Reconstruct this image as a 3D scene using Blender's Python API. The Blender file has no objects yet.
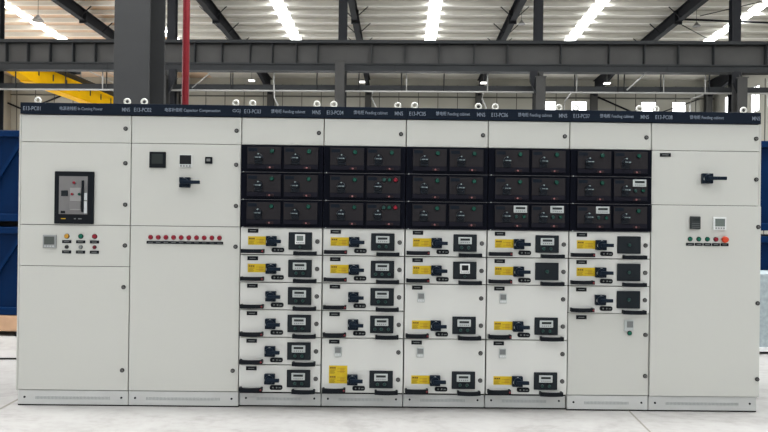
import bpy, bmesh, math, random
from mathutils import Matrix, Vector
random.seed(7)
SC = bpy.context.scene
COL = SC.collection

# ------------------------------------------------------------------ materials
def mat(name, c, rough=.5, metal=0., spec=.5, emit=None, strength=0., noise=None, bump=None, coat=0.):
    m = bpy.data.materials.new(name); m.use_nodes = True
    nt = m.node_tree; b = nt.nodes['Principled BSDF']
    b.inputs['Base Color'].default_value = (*c, 1)
    b.inputs['Roughness'].default_value = rough
    b.inputs['Metallic'].default_value = metal
    b.inputs['Specular IOR Level'].default_value = spec * .55
    b.inputs['Coat Weight'].default_value = coat
    if emit:
        b.inputs['Emission Color'].default_value = (*emit, 1)
        b.inputs['Emission Strength'].default_value = strength
    if noise:
        scale, amt, detail = noise[:3]
        tc = nt.nodes.new('ShaderNodeTexCoord'); n = nt.nodes.new('ShaderNodeTexNoise')
        n.inputs['Scale'].default_value = scale; n.inputs['Detail'].default_value = detail
        r = nt.nodes.new('ShaderNodeMapRange')
        r.inputs['From Min'].default_value = .3; r.inputs['From Max'].default_value = .7
        r.inputs['To Min'].default_value = 1 - amt; r.inputs['To Max'].default_value = 1 + amt * .6
        mx = nt.nodes.new('ShaderNodeVectorMath'); mx.operation = 'SCALE'
        mx.inputs[0].default_value = c
        nt.links.new(tc.outputs['Object'], n.inputs['Vector'])
        nt.links.new(n.outputs['Fac'], r.inputs['Value'])
        nt.links.new(r.outputs['Result'], mx.inputs['Scale'])
        nt.links.new(mx.outputs['Vector'], b.inputs['Base Color'])
        if bump:
            bp = nt.nodes.new('ShaderNodeBump'); bp.inputs['Strength'].default_value = bump
            nt.links.new(n.outputs['Fac'], bp.inputs['Height']); nt.links.new(bp.outputs['Normal'], b.inputs['Normal'])
    return m

M = {}
M['cab']    = mat('cabinet_powder_coat', (.498, .505, .478), .42)
M['cabside']= mat('cabinet_carcass', (.45, .455, .435), .5)
M['plinth'] = mat('plinth_grey', (.50, .51, .505), .45, noise=(6, .04, 2))
M['vent']   = mat('plinth_slots', (.33, .355, .355), .6)
M['drw']    = mat('drawer_powder_coat', (.575, .582, .562), .42)
M['gap']    = mat('gap_shade_black', (.02, .02, .022), .8, spec=.08)  # near-black, puts the shade of the door gaps into the colour
M['gapl']   = mat('door_return_edge', (.10, .10, .10), .7)
M['navy']   = mat('header_navy', (.0085, .013, .022), .38, spec=.08)
M['letter'] = mat('header_lettering_grey', (.20, .235, .29), .6)
M['black']  = mat('black_plastic', (.010, .012, .015), .42, spec=.08)
M['blackf'] = mat('black_switch_frame', (.003, .0037, .0075), .4, spec=.08)
M['module'] = mat('module_charcoal', (.023, .0215, .024), .5, spec=.08)
M['module2']= mat('module_lower_strip', (.012, .012, .018), .45, spec=.08)
M['modlab'] = mat('module_label_blue', (.009, .013, .020), .4, spec=.08)
M['panel']  = mat('control_panel_black', (.018, .022, .026), .45, spec=.08)
M['knobm']  = mat('knob_black', (.006, .009, .014), .3, spec=.3)
M['glint']  = mat('knob_painted_glints', (.26, .32, .33), .3, metal=.4)  # highlights on the knobs, painted as pale marks
M['meterg'] = mat('meter_mid_grey', (.24, .25, .255), .5)
M['panelscr'] = mat('meter_screen_grey', (.065, .075, .07), .4)
M['relay']  = mat('relay_case', (.035, .04, .042), .45, spec=.15)
M['relay2'] = mat('relay_keys', (.08, .09, .09), .5)
M['rotary'] = mat('rotary_switch_dark', (.010, .016, .026), .28, spec=.08)
M['yellow'] = mat('sticker_yellow', (.56, .40, .012), .5, noise=(40, .06, 2))
M['yellow2']= mat('sticker_amber', (.47, .30, .012), .5)
M['print']  = mat('sticker_print', (.06, .045, .01), .6)
M['meter']  = mat('meter_pale_grey', (.42, .45, .45), .45)
M['meterw'] = mat('meter_white', (.62, .64, .64), .4)
M['screen'] = mat('meter_screen', (.030, .036, .036), .25, spec=.08)
M['lcd']    = mat('meter_lcd_green_grey', (.12, .145, .135), .3)
M['btn']    = mat('meter_buttons', (.16, .17, .17), .5)
M['glow']   = mat('dark_screen', (.004, .005, .006), .15)
M['lgreen'] = mat('lamp_green', (.004, .052, .036), .25)
M['lgreend']= mat('lamp_green_dim', (.012, .045, .040), .3)
M['lgreenb']= mat('lamp_green_bright', (.006, .10, .062), .25)
M['lred']   = mat('lamp_red', (.21, .008, .02), .3)
M['lredb']  = mat('reset_red', (.17, .02, .025), .35)
M['lpink']  = mat('reset_tip', (.30, .12, .13), .35)
M['lyel']   = mat('lamp_amber', (.50, .26, .03), .3)
M['lgrey']  = mat('button_grey', (.16, .18, .18), .4)
M['estop']  = mat('emergency_stop_red', (.52, .048, .014), .35)
M['white']  = mat('white_print', (.62, .62, .60), .5)
M['chrome'] = mat('lock_metal', (.16, .16, .16), .4, metal=.5)
M['lockb']  = mat('lock_black', (.018, .018, .018), .4)
M['zinc']   = mat('zinc_eye', (.62, .62, .58), .45, metal=.15)
M['zincs']  = mat('divider_steel', (.14, .14, .15), .35, metal=.5)
M['brkgrey']= mat('breaker_grey', (.16, .158, .16), .5)
M['brklite']= mat('breaker_light', (.26, .257, .257), .5)
M['brklab'] = mat('breaker_label', (.55, .58, .60), .5)
M['steel']  = mat('steel_dark_grey', (.052, .052, .051), .55, noise=(3, .10, 3), spec=.15)
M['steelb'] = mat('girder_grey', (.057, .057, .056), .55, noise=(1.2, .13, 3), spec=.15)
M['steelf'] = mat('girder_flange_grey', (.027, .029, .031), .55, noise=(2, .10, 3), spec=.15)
M['steelc'] = mat('column_grey', (.036, .037, .038), .5, noise=(5, .05, 3), spec=.15)
M['raft']   = mat('rafter_dark_grey', (.018, .019, .022), .6, spec=.15)
M['colb']   = mat('wall_column_grey', (.07, .07, .068), .6, spec=.15)
M['colb2']  = mat('eave_beam_grey', (.16, .16, .155), .6)
M['tray']   = mat('cable_tray_dark', (.028, .030, .032), .6, spec=.15)
M['pipew']  = mat('galvanised_pipe', (.36, .36, .35), .4)
M['red']    = mat('fire_pipe_red', (.17, .010, .016), .4)
M['craney'] = mat('crane_yellow', (.95, .52, .004), .75, noise=(1.5, .08, 2), spec=.08)
M['craned'] = mat('crane_dark', (.05, .04, .02), .6)
M['wall']   = mat('wall_sheet_beige', (.42, .41, .36), .6, noise=(.8, .05, 2))
M['walld']  = mat('wall_joint', (.10, .10, .09), .7)
M['roof']   = mat('roof_sheet', (.62, .60, .54), .6, noise=(1.5, .06, 3))
M['roofw']  = mat('roof_sheet_sand', (.68, .51, .37), .6, noise=(1.5, .06, 3))
M['purlin'] = mat('purlin_galvanised', (.82, .805, .745), .5, noise=(2, .04, 2))
M['sky']    = mat('skylight_translucent', (.8, .8, .8), .6, emit=(.97, .985, 1), strength=13.)
M['skyw']   = mat('skylight_translucent_warm', (.8, .75, .7), .6, emit=(1, .95, .88), strength=11.)
M['fill_strip']  = mat('added_overhead_glow', (.8, .8, .8), .6, emit=(.98, .99, 1), strength=22.)  # glow of the unseen overhead strips added to light floor and fronts
M['fill_glaze'] = mat('added_fill_glazing', (.8, .8, .8), .4, emit=(.96, .98, 1), strength=4.2)  # glow of the added, unseen openings in the back and left walls
M['lit']    = mat('lit_diffuser', (.8, .8, .8), .4, emit=(1, .97, .92), strength=3.)
M['pane']   = mat('daylit_pane', (.8, .8, .8), .4, emit=(.96, .98, 1), strength=3.5)
M['frame']  = mat('window_frame_grey', (.35, .35, .34), .5)
M['blue']   = mat('blue_painted_steel', (.0016, .0125, .048), .42, noise=(3, .15, 3), spec=.08)
M['blued']  = mat('blue_rails', (.0020, .015, .056), .4, spec=.08)
M['wood']   = mat('skid_wood', (.46, .29, .18), .7, noise=(8, .12, 4))
M['crate']  = mat('pale_blue_grey_sheet', (.30, .35, .37), .6, noise=(25, .2, 3))
M['rubber'] = mat('cable_black', (.012, .012, .012), .6, spec=.08)
M['joint']  = mat('floor_joint_sealant', (.20, .19, .165), .8)
M['lampsh'] = mat('lamp_shade_grey', (.22, .22, .21), .4)
M['cord']   = mat('lamp_cord', (.03, .03, .03), .6)

def floor_mat():
    m = bpy.data.materials.new('polished_concrete'); m.use_nodes = True
    nt = m.node_tree; b = nt.nodes['Principled BSDF']
    tc = nt.nodes.new('ShaderNodeTexCoord')
    mp = nt.nodes.new('ShaderNodeMapping'); mp.inputs['Scale'].default_value = (1, 1.8, 1)
    n1 = nt.nodes.new('ShaderNodeTexNoise'); n1.inputs['Scale'].default_value = 1.6; n1.inputs['Detail'].default_value = 9; n1.inputs['Roughness'].default_value = .68; n1.inputs['Distortion'].default_value = .7
    n2 = nt.nodes.new('ShaderNodeTexNoise'); n2.inputs['Scale'].default_value = 14; n2.inputs['Detail'].default_value = 5
    mx = nt.nodes.new('ShaderNodeMix'); mx.data_type = 'FLOAT'; mx.inputs[0].default_value = .25
    cr = nt.nodes.new('ShaderNodeValToRGB')
    e = cr.color_ramp.elements
    e[0].position = .34; e[0].color = (.205, .199, .19, 1)
    e[1].position = .66; e[1].color = (.325, .321, .312, 1)
    x = e.new(.5); x.color = (.29, .284, .275, 1)
    nt.links.new(tc.outputs['Object'], mp.inputs['Vector'])
    nt.links.new(mp.outputs['Vector'], n1.inputs['Vector']); nt.links.new(mp.outputs['Vector'], n2.inputs['Vector'])
    nt.links.new(n1.outputs['Fac'], mx.inputs[2]); nt.links.new(n2.outputs['Fac'], mx.inputs[3])
    nt.links.new(mx.outputs[0], cr.inputs['Fac']); nt.links.new(cr.outputs['Color'], b.inputs['Base Color'])
    b.inputs['Roughness'].default_value = .42
    b.inputs['Specular IOR Level'].default_value = .35
    return m
M['floor'] = floor_mat()

# ------------------------------------------------------------------ mesh builder
class MB:
    def __init__(s): s.bm = bmesh.new()
    def _done(s, vs, mi, smooth=False):
        fs = set(f for v in vs for f in v.link_faces)
        for f in fs: f.material_index = mi; f.smooth = smooth
    def box(s, x0, x1, y0, y1, z0, z1, bev=0., mi=0, seg=2, axis=None):
        r = bmesh.ops.create_cube(s.bm, size=1.)
        vs = r['verts']
        for v in vs:
            v.co = Vector(((x0 + x1) / 2 + v.co.x * (x1 - x0), (y0 + y1) / 2 + v.co.y * (y1 - y0), (z0 + z1) / 2 + v.co.z * (z1 - z0)))
        if bev:
            es = list(set(e for v in vs for e in v.link_edges))
            if axis is not None:
                es = [e for e in es if abs((e.verts[0].co - e.verts[1].co)[axis]) > 1e-7]
            for f in set(f for v in vs for f in v.link_faces): f.material_index = mi
            bmesh.ops.bevel(s.bm, geom=es, offset=bev, segments=seg, affect='EDGES', profile=.5, material=-1)
        else:
            s._done(vs, mi)
        return s
    def cone(s, p, q, r0, r1=None, seg=16, mi=0, smooth=True):
        p, q = Vector(p), Vector(q); r1 = r0 if r1 is None else r1
        d = q - p; L = d.length
        mt = Matrix.Translation((p + q) / 2) @ d.to_track_quat('Z', 'Y').to_matrix().to_4x4()
        r = bmesh.ops.create_cone(s.bm, cap_ends=True, segments=seg, radius1=r0, radius2=r1, depth=L, matrix=mt)
        fs = set(f for v in r['verts'] for f in v.link_faces)
        for f in fs:
            f.material_index = mi
            f.smooth = smooth and len(f.verts) == 4
        return s
    def bar(s, p, q, w, h, mi=0):
        p, q = Vector(p), Vector(q); d = q - p
        r = bmesh.ops.create_cube(s.bm, size=1.)
        mt = Matrix.Translation((p + q) / 2) @ d.to_track_quat('Y', 'Z').to_matrix().to_4x4()
        for v in r['verts']:
            v.co = mt @ Vector((v.co.x * w, v.co.y * d.length, v.co.z * h))
        s._done(r['verts'], mi); return s
    def torus(s, c, R, r, axis='Y', n=24, k=10, mi=0):
        c = Vector(c); rings = []
        for i in range(n):
            a = 2 * math.pi * i / n; ring = []
            for j in range(k):
                b = 2 * math.pi * j / k
                rad = R + r * math.cos(b); h = r * math.sin(b)
                co = {'Y': (rad * math.cos(a), h, rad * math.sin(a)), 'Z': (rad * math.cos(a), rad * math.sin(a), h)}[axis]
                ring.append(s.bm.verts.new(c + Vector(co)))
            rings.append(ring)
        for i in range(n):
            for j in range(k):
                f = s.bm.faces.new((rings[i][j], rings[(i + 1) % n][j], rings[(i + 1) % n][(j + 1) % k], rings[i][(j + 1) % k]))
                f.smooth = True; f.material_index = mi
        return s
    def prism(s, pts, y0, y1, mi=0):          # polygon in xz, extruded along y
        a = [s.bm.verts.new((x, y0, z)) for x, z in pts]; b = [s.bm.verts.new((x, y1, z)) for x, z in pts]
        n = len(pts); fs = [s.bm.faces.new(a), s.bm.faces.new(b[::-1])]
        for i in range(n): fs.append(s.bm.faces.new((a[i], b[i], b[(i + 1) % n], a[(i + 1) % n])))
        for f in fs: f.material_index = mi
        return s
    def prismx(s, pts, x0, x1, mi=0):         # polygon in yz, extruded along x
        a = [s.bm.verts.new((x0, y, z)) for y, z in pts]; b = [s.bm.verts.new((x1, y, z)) for y, z in pts]
        n = len(pts); fs = [s.bm.faces.new(a), s.bm.faces.new(b[::-1])]
        for i in range(n): fs.append(s.bm.faces.new((a[i], b[i], b[(i + 1) % n], a[(i + 1) % n])))
        for f in fs: f.material_index = mi
        return s
    def tube(s, pts, r, seg=8, mi=0):
        pts = [Vector(p) for p in pts]; rings = []
        for i, p in enumerate(pts):
            d = (pts[min(i + 1, len(pts) - 1)] - pts[max(i - 1, 0)]).normalized()
            q = d.to_track_quat('Z', 'Y')
            rings.append([s.bm.verts.new(p + q @ Vector((r * math.cos(2 * math.pi * k / seg), r * math.sin(2 * math.pi * k / seg), 0))) for k in range(seg)])
        for a, b in zip(rings, rings[1:]):
            for k in range(seg):
                f = s.bm.faces.new((a[k], a[(k + 1) % seg], b[(k + 1) % seg], b[k])); f.smooth = True; f.material_index = mi
        for rg in (rings[0][::-1], rings[-1]): s.bm.faces.new(rg).material_index = mi
        return s
    def mesh(s, name, mats):
        bmesh.ops.recalc_face_normals(s.bm, faces=s.bm.faces)
        me = bpy.data.meshes.new(name); s.bm.to_mesh(me); s.bm.free()
        for m in (mats if isinstance(mats, (list, tuple)) else [mats]): me.materials.append(M[m])
        return me

def link(name, data, parent=None, loc=(0, 0, 0), label=None, cat=None, group=None, kind=None, rotz=0.):
    o = bpy.data.objects.new(name, data); COL.objects.link(o)
    o.location = loc; o.rotation_euler = (0, 0, rotz)
    if parent: o.parent = parent
    if label: o['label'] = label
    if cat: o['category'] = cat
    if group: o['group'] = group
    if kind: o['kind'] = kind
    return o
CACHE = {}
def cached(key, fn, mats):
    if key not in CACHE:
        b = MB(); fn(b); CACHE[key] = b.mesh(key, mats)
    return CACHE[key]

# ------------------------------------------------------------------ camera
CX, CY, CZ, ROLL, YAW, PIT, F = 2.608, -4.09, 1.40, .0125, .009, .002, 560.
fw = Vector((math.sin(YAW) * math.cos(PIT), math.cos(YAW) * math.cos(PIT), math.sin(PIT)))
rt = Vector((math.cos(YAW), -math.sin(YAW), 0)); up = rt.cross(fw)
R_ = rt * math.cos(ROLL) + up * math.sin(ROLL); U_ = up * math.cos(ROLL) - rt * math.sin(ROLL)
cam_d = bpy.data.cameras.new('camera'); cam_d.sensor_width = 36; cam_d.lens = F / 768 * 36; cam_d.clip_end = 200
cam = bpy.data.objects.new('camera', cam_d); COL.objects.link(cam)
mw = Matrix((R_, U_, -fw)).transposed().to_4x4(); mw.translation = (CX, CY, CZ)
cam.matrix_world = mw
SC.camera = cam

# the hall's own axes stand 2.2 degrees off those of the row of cabinets
PHI = .0384
cp, sp_ = math.cos(PHI), math.sin(PHI)
def H(a, b, z=0.): return Vector((CX + a * cp + b * sp_, CY - a * sp_ + b * cp, z))
def hall(name, data, a, b, z, parent=None, **k):
    if parent: return link(name, data, parent, (a, b, z), **k)
    return link(name, data, None, H(a, b, z), rotz=-PHI, **k)
def ray(px, py):
    d = R_ * ((px - 384) / F) - U_ * ((py - 216) / F) + fw
    return Vector((d.x * cp - d.y * sp_, d.x * sp_ + d.y * cp, d.z))
def at(px, py, b):
    d = ray(px, py); t = b / d.y
    return d.x * t, CZ + d.z * t

# ------------------------------------------------------------------ small fittings (front faces -y, origin on the door face)
def lock(b):
    b.cone((0, 0, 0), (0, -.006, 0), .016, .015, 20, 0)
    b.cone((0, -.006, 0), (0, -.0085, 0), .0085, .008, 16, 1)
    b.box(-.0015, .0015, -.0095, -.008, -.005, .005, mi=0)
def lock_ring(b):
    b.cone((0, 0, 0), (0, -.005, 0), .0165, .0155, 20, 0)
    b.torus((0, -.006, 0), .0085, .0022, mi=1)
    b.cone((0, -.004, 0), (0, -.007, 0), .003, .003, 10, 1)
def m_lock(): return cached('lock', lock, ['lockb', 'chrome'])
def m_lockr(): return cached('drawer_lock', lock_ring, ['lockb', 'chrome'])
def rotary(b, lever):
    b.box(-.038, .038, -.030, 0, -.037, .037, .004, 0)
    b.cone((0, -.030, 0), (0, -.044, 0), .031, .028, 28, 0)
    b.box(-.014, lever, -.062, -.044, -.0125, .0125, .003, 0)
    b.box(-.006, .006, -.0305, -.0300, .031, .0345, mi=1)
    b.box(-.034, -.030, -.0308, -.0300, -.012, .004, mi=1)
def m_rotary(lever=.076): return cached('rotary_switch_%d' % (lever * 1000), lambda b: rotary(b, lever), ['rotary', 'meter'])
def handle(b, w=.168):
    n = 10; pts = []
    for i in range(n + 1):
        t = i / n; x = w * t; y = -.030 - .012 * math.sin(math.pi * t); pts.append((x, y))
    for i in range(n):
        (x0, y0), (x1, y1) = pts[i], pts[i + 1]
        b.bm.verts.ensure_lookup_table()
        vs = []
        for x, y in ((x0, y0), (x1, y1)):
            for dy in (-.007, .007):
                for z in (-.014, .014): vs.append(b.bm.verts.new((x, y + dy, z)))
        q = [(0, 1, 5, 4), (2, 6, 7, 3), (0, 4, 6, 2), (1, 3, 7, 5)]
        if i == 0: q.append((0, 2, 3, 1))
        if i == n - 1: q.append((4, 5, 7, 6))
        for f in q: b.bm.faces.new([vs[k] for k in f])
    b.box(0, .016, -.030, 0, -.014, .014, .003)
    b.box(w - .016, w, -.030, 0, -.014, .014, .003)
def m_handle(): return cached('handle', handle, 'black')
def tip(b): b.cone((0, -.034, 0), (0, -.046, 0), .0075, .006, 14, 0)
def m_tip(): return cached('release_button', tip, 'lredb')
def lockplate(b):
    b.box(-.046, .046, -.008, 0, -.0165, .0165, .013, 0, 4, axis=1)
    b.cone((-.022, -.008, 0), (-.022, -.011, 0), .006, .005, 12, 1)
    b.cone((.004, -.008, 0), (.004, -.011, 0), .006, .005, 12, 1)
    b.box(.018, .036, -.0086, -.008, -.004, .002, mi=1)
def m_lockplate(): return cached('interlock_plate', lockplate, ['black', 'btn'])
def nameplate(b, w=.077, h=.029):
    b.box(-w / 2, w / 2, -.004, 0, -h / 2, h / 2, .001, 0)
    b.box(-w * .3, w * .28, -.0045, -.004, -.0025, .0025, mi=1)
def m_name(w=.077, h=.029): return cached('name_plate_%d_%d' % (w * 1000, h * 1000), lambda b: nameplate(b, w, h), ['black', 'btn'])
def panel(b): b.box(-.0855, .0855, -.012, 0, -.0635, .0635, .004, 0, 3)
def m_panel(): return cached('control_panel', panel, 'panel')
def wmeter(b):
    b.box(-.049, .049, -.008, 0, -.026, .026, .003, 0)
    b.box(-.035, .035, -.0088, -.008, .000, .016, mi=1)
    for i in range(5): b.box(-.033 + i * .0148, -.026 + i * .0148, -.0095, -.008, -.018, -.010, mi=2)
def m_wmeter(): return cached('wide_meter', wmeter, ['meter', 'screen', 'btn'])
def smeter(b):
    b.box(-.036, .036, -.010, 0, -.036, .036, .003, 0)
    b.box(-.024, .024, -.0108, -.010, -.012, .026, mi=1)
    for i in range(4): b.box(-.026 + i * .015, -.019 + i * .015, -.0115, -.010, -.028, -.020, mi=2)
def m_smeter(): return cached('square_meter', smeter, ['meterw', 'lcd', 'btn'])
def m_smeterd(): return cached('square_meter_dark', smeter, ['meterw', 'glow', 'btn'])
def pmeter(b):
    b.box(-.026, .026, -.010, 0, -.035, .035, .003, 0)
    b.box(-.021, .021, -.0108, -.010, -.008, .030, mi=1)
    for i in range(4): b.box(-.021 + i * .0115, -.014 + i * .0115, -.0115, -.010, -.028, -.016, mi=2)
def m_pmeter(): return cached('small_meter', pmeter, ['meter', 'btn', 'meterw'])
def lamp(b, r):
    b.cone((0, 0, 0), (0, -.005, 0), r * 1.15, r * 1.1, 18, 1)
    b.cone((0, -.005, 0), (0, -.012, 0), r, r * .8, 18, 0)
def m_lamp(m, r, ring='black'): return cached('lamp_%s_%d_%s' % (m, r * 10000, ring), lambda b: lamp(b, r), [m, ring])
def sticker(b, rows):
    h = .062 if rows == 1 else .13; w = .134
    b.box(0, w, -.0016, 0, -h, 0, mi=0)
    for r in range(rows):
        z = -.002 - r * .066
        b.box(.004, .052, -.0020, -.0016, z - .024, z - .006, mi=1)
        for x0, x1 in ((.008, .020), (.024, .034), (.038, .048)): b.box(x0, x1, -.0023, -.0020, z - .019, z - .010, mi=2)
        b.box(.008, .052, -.0020, -.0016, z - .0275, z - .0265, mi=2)
        for k in range(4): b.box(.006, .046 - .006 * (k % 2), -.0020, -.0016, z - .036 - k * .0065, z - .034 - k * .0065, mi=2)
        b.box(.082, .112, -.0020, -.0016, z - .050, z - .018, mi=1)
        for k in range(5): b.box(.060, .128 - .008 * (k % 2), -.0022, -.0020, z - .012 - k * .010, z - .0105 - k * .010, mi=2 if k % 2 else 1)
def m_sticker(rows=1): return cached('warning_sticker_%d' % rows, lambda b: sticker(b, rows), ['yellow', 'yellow2', 'print'])

def put(name, me, parent, x, z, y=0., label=None): return link(name, me, parent, (x, y, z), label=label)

# ------------------------------------------------------------------ lettering
def lettering(txt, width, height, key):
    cu = bpy.data.curves.new('lettering', 'FONT'); cu.body = txt; cu.size = 1; cu.extrude = .002; cu.resolution_u = 3; cu.offset = .003
    tmp = bpy.data.objects.new('lettering_source', cu); COL.objects.link(tmp)
    bpy.context.view_layer.update()
    me = bpy.data.meshes.new_from_object(tmp.evaluated_get(bpy.context.evaluated_depsgraph_get()))
    bpy.data.objects.remove(tmp); bpy.data.curves.remove(cu)
    xs = [v.co.x for v in me.vertices]; ys = [v.co.y for v in me.vertices]
    x0, x1, y0, y1 = min(xs), max(xs), min(ys), max(ys)
    for v in me.vertices:
        v.co = Vector(((v.co.x - x0) / (x1 - x0) * width, -.0006 if v.co.z > 0 else .0004, (v.co.y - y0) / (y1 - y0) * height))
    me.materials.clear(); me.materials.append(M['letter']); me.name = 'lettering_' + key
    return me

# ------------------------------------------------------------------ cabinets
ZT = [.115, .315, .515, .715, .915, 1.115, 1.315, 1.515, 1.715, 1.915, 2.115]
G = .003
def carcass(x0, w, label, texts, ends=(0, 0)):
    feed = w < .7 and x0 < 3.9; py = .026 if feed else .004
    root = link('switchgear_cabinet', None, None, (x0, 0, 0), label=label, cat='electrical cabinet', group='row of white switchgear cabinets')
    b = MB(); b.box(G, w - G, .030, .80, .05, 2.19, .003); link('body', b.mesh('body', 'cabside'), root)
    b = MB(); b.box(G * 1.5, w - G * 1.5, .0215, .029, .10, 2.12); link('gap_shade_sheet', b.mesh('gap_shade_sheet', 'gap'), root)  # dark sheet behind the doors so their gaps read as shaded
    b = MB(); b.box(.0, w, -.012, .028, 2.117, 2.2, .003); hd = link('header', b.mesh('header', 'navy'), root)
    for k, (t, xx, ww, hh, zz) in enumerate(texts):
        o = link('header_lettering', lettering(t, ww, hh, '%d' % (x0 * 10 + k)), hd, (xx, -.0122, zz), label='pale grey lettering on the dark header')
    b = MB(); b.box(G, w - G, py, .60, 0.010, .100 if feed else .111, .002, 0); b.box(0, w, py + .004, .62, 0, .010, mi=1)
    pl = link('plinth', b.mesh('plinth', ['plinth', 'gap']), root)
    b = MB(); n = int((w - .26) / .010)
    for i in range(n): b.box(.13 + i * .010, .13 + i * .010 + .005, py - .002, py + .001, .048, .068)
    link('vent_slots', b.mesh('vent_slots', 'vent'), pl)
    for xx in (.05, w - .05):
        b = MB(); b.cone((0, 0, 0), (0, -.004, 0), .008, .007, 10); link('screw', b.mesh('screw', 'panel'), pl, (xx, py, .062))
    for xx in ((.08 if ends[0] else .0625), w - (.08 if ends[1] else .0625)):
        b = MB(); b.torus((0, 0, .012), .0195, .0072); b.cone((0, 0, -.028), (0, 0, -.008), .013, .012, 14)
        link('lifting_eye', b.mesh('lifting_eye', 'zinc'), root, (xx, .065, 2.218))
    if ends[0]: b = MB(); b.box(-.012, 0, .002, .8, .11, 2.112, .001); link('side_panel', b.mesh('side_panel', 'cab'), root)
    if ends[1]: b = MB(); b.box(w, w + .012, .002, .8, .11, 2.112, .001); link('side_panel', b.mesh('side_panel', 'cab'), root)
    return root
def door(root, x0, x1, z0, z1, name='door', proud=0., gap=.002):
    b = MB(); w = x1 - x0
    b.box(gap + .0015, w - gap - .0015, -proud, .020, gap, z1 - z0 - gap, .0022)
    return link(name, b.mesh(name, 'drw' if name == 'drawer' else 'cab'), root, (x0, 0, z0))

def drawer(root, zt, h=.2, meter='wide', lamps=2, stick=1, w=.6, dark=True):
    d = door(root, 0, w, zt - h, zt, 'drawer', .006, .0035)
    Y = 0.
    def p(name, me, x, z, y=0., label=None): return put(name, me, d, x, z, y - .006, label)
    T = h                                     # top of the drawer in its own frame
    B = h - .2                                # offset of fittings that hang from the bottom in tall drawers
    p('name_plate', m_name(), .094, T - .026)
    if stick: p('warning_sticker', m_sticker(stick), .058, T - B - .066 + (.066 if stick == 2 else 0), label='yellow sticker with small dark print')
    p('rotary_switch', m_rotary(), .230, T - B - .099)
    hl = p('handle', m_handle(), .012, T - B - .172)
    p('release_button', m_tip(), .170, T - B - .172, label='small red button at the handle end')
    p('interlock_plate', m_lockplate(), .276, T - B - .163)
    p('handle', m_handle(), .392, T - B - .185)
    p('lock', m_lockr(), .562, T - B - .099)
    p('control_panel', m_panel(), .4385, T - B - .0965)
    y = -.012
    if meter == 'wide':
        p('meter', m_wmeter(), .437, T - B - .079, y)
        xs = {2: (.412, .463), 3: (.388, .436, .487)}[lamps]
        for x in xs: p('indicator_lamp', m_lamp('lgreend', .0115, 'panel'), x, T - B - .130, y, 'dark green lamp')
    elif meter in ('square', 'squared'):
        p('meter', m_smeter() if meter == 'square' else m_smeterd(), .438, T - B - .083, y)
        p('indicator_lamp', m_lamp('lgreend', .0095, 'panel'), .438, T - B - .139, y, 'dark green lamp')
    else:
        p('indicator_lamp', m_lamp('lgreend', .0125, 'panel'), .438, T - B - .096, y, 'dark green lamp')
    if h > .3:
        p('small_meter', m_pmeter(), .122, T - .098)
        p('lock', m_lockr(), .562, T - .1)
    return d

def module_panel(b):
    b.box(0, .250, -.010, 0, -.168, 0, .003, 0)
    b.box(.003, .247, -.013, -.010, -.128, -.003, .002, 1)
    b.prism([(.003, -.130), (.13, -.130), (.15, -.122), (.247, -.122), (.247, -.160), (.003, -.160)], -.0125, -.010, 2)
def knob(b):
    b.box(-.028, .028, -.006, 0, -.046, .0, .004, 0)
    b.cone((0, 0, 0), (0, -.022, 0), .030, .027, 28, 0)
    b.box(-.027, .027, -.036, -.022, -.008, .008, .003, 0)
    b.box(-.020, .004, -.0368, -.036, -.002, .002, mi=1); b.box(.008, .022, -.0368, -.036, -.004, .003, mi=1)
    b.cone((0, -.008, .026), (0, -.024, .026), .006, .005, 10, 1)
    b.box(-.030, -.020, -.0235, -.022, -.003, .003, mi=1)
def black_row(root, zt, left, right, w=.6):
    b = MB(); b.box(.002, w - .002, -.016, .020, -.1985, -.0025, .003, 0)
    b.box(.004, w - .004, -.018, -.004, -.1998, -.1978, mi=1)
    b.cone((.022, -.018, -.198), (.022, -.020, -.198), .004, .004, 8, 2)
    d = link('switch_compartment', b.mesh('switch_compartment', ['blackf', 'zincs', 'meter']), root, (0, 0, zt), label='black compartment front with two switch units')
    for k, (x0, kind) in enumerate(((.047, left), (.314, right))):
        def p(name, me, x, z, y=-.029, label=None): return put(name, me, d, x0 + x, z, y, label)
        p('module_panel', cached('module_panel', module_panel, ['blackf', 'module', 'module2']), 0, -.014, -.016)
        p('name_plate', cached('module_label', lambda b: b.box(-.033, .033, -.001, 0, -.012, .012), 'modlab'), .043, -.038)
        p('rotary_knob', cached('rotary_knob', knob, ['knobm', 'glint']), .086, -.096)
        p('reset_button', cached('reset_button', lambda b: (b.box(-.022, .030, -.003, 0, -.009, .009, .002, 0), b.cone((0, -.003, 0), (0, -.009, 0), .0065, .005, 12, 1)), ['lredb0', 'lpink']), .166, -.166, -.0285, 'small red reset button')
        if kind == 'one':
            p('indicator_lamp', m_lamp('lgreen', .0155, 'blackf'), .182, -.047, label='green lamp')
        elif kind == 'three':
            for x, m_, l in ((.128, 'lgreend', 'dim green lamp'), (.168, 'lgreen', 'green lamp'), (.212, 'lred', 'red lamp')):
                p('indicator_lamp', m_lamp(m_, .0145, 'blackf'), x, -.045, label=l)
        else:
            p('meter', m_wmeter(), .187, -.045)
            p('indicator_lamp', m_lamp('lgreend', .0125, 'blackf'), .158, -.100, label='dark green lamp')
            p('indicator_lamp', m_lamp('lgreen', .0125, 'blackf'), .214, -.100, label='green lamp')
M['lredb0'] = mat('reset_shroud', (.012, .003, .005), .4)

def hdr(n, mid, end, w):
    if w > .7: return [('E13-PC0%d' % n, .022, .125, .029, 2.142), (mid[0], mid[1], mid[2], .033, 2.141), (end, .735, .057, .029, 2.142)]
    return [('E13-PC0%d' % n, .020, .120, .029, 2.142), (mid[0], .214, .248, .034, 2.141), (end, .514, .060, .029, 2.142)]
FEED = '馈电柜 Feeding cabinet'
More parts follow.
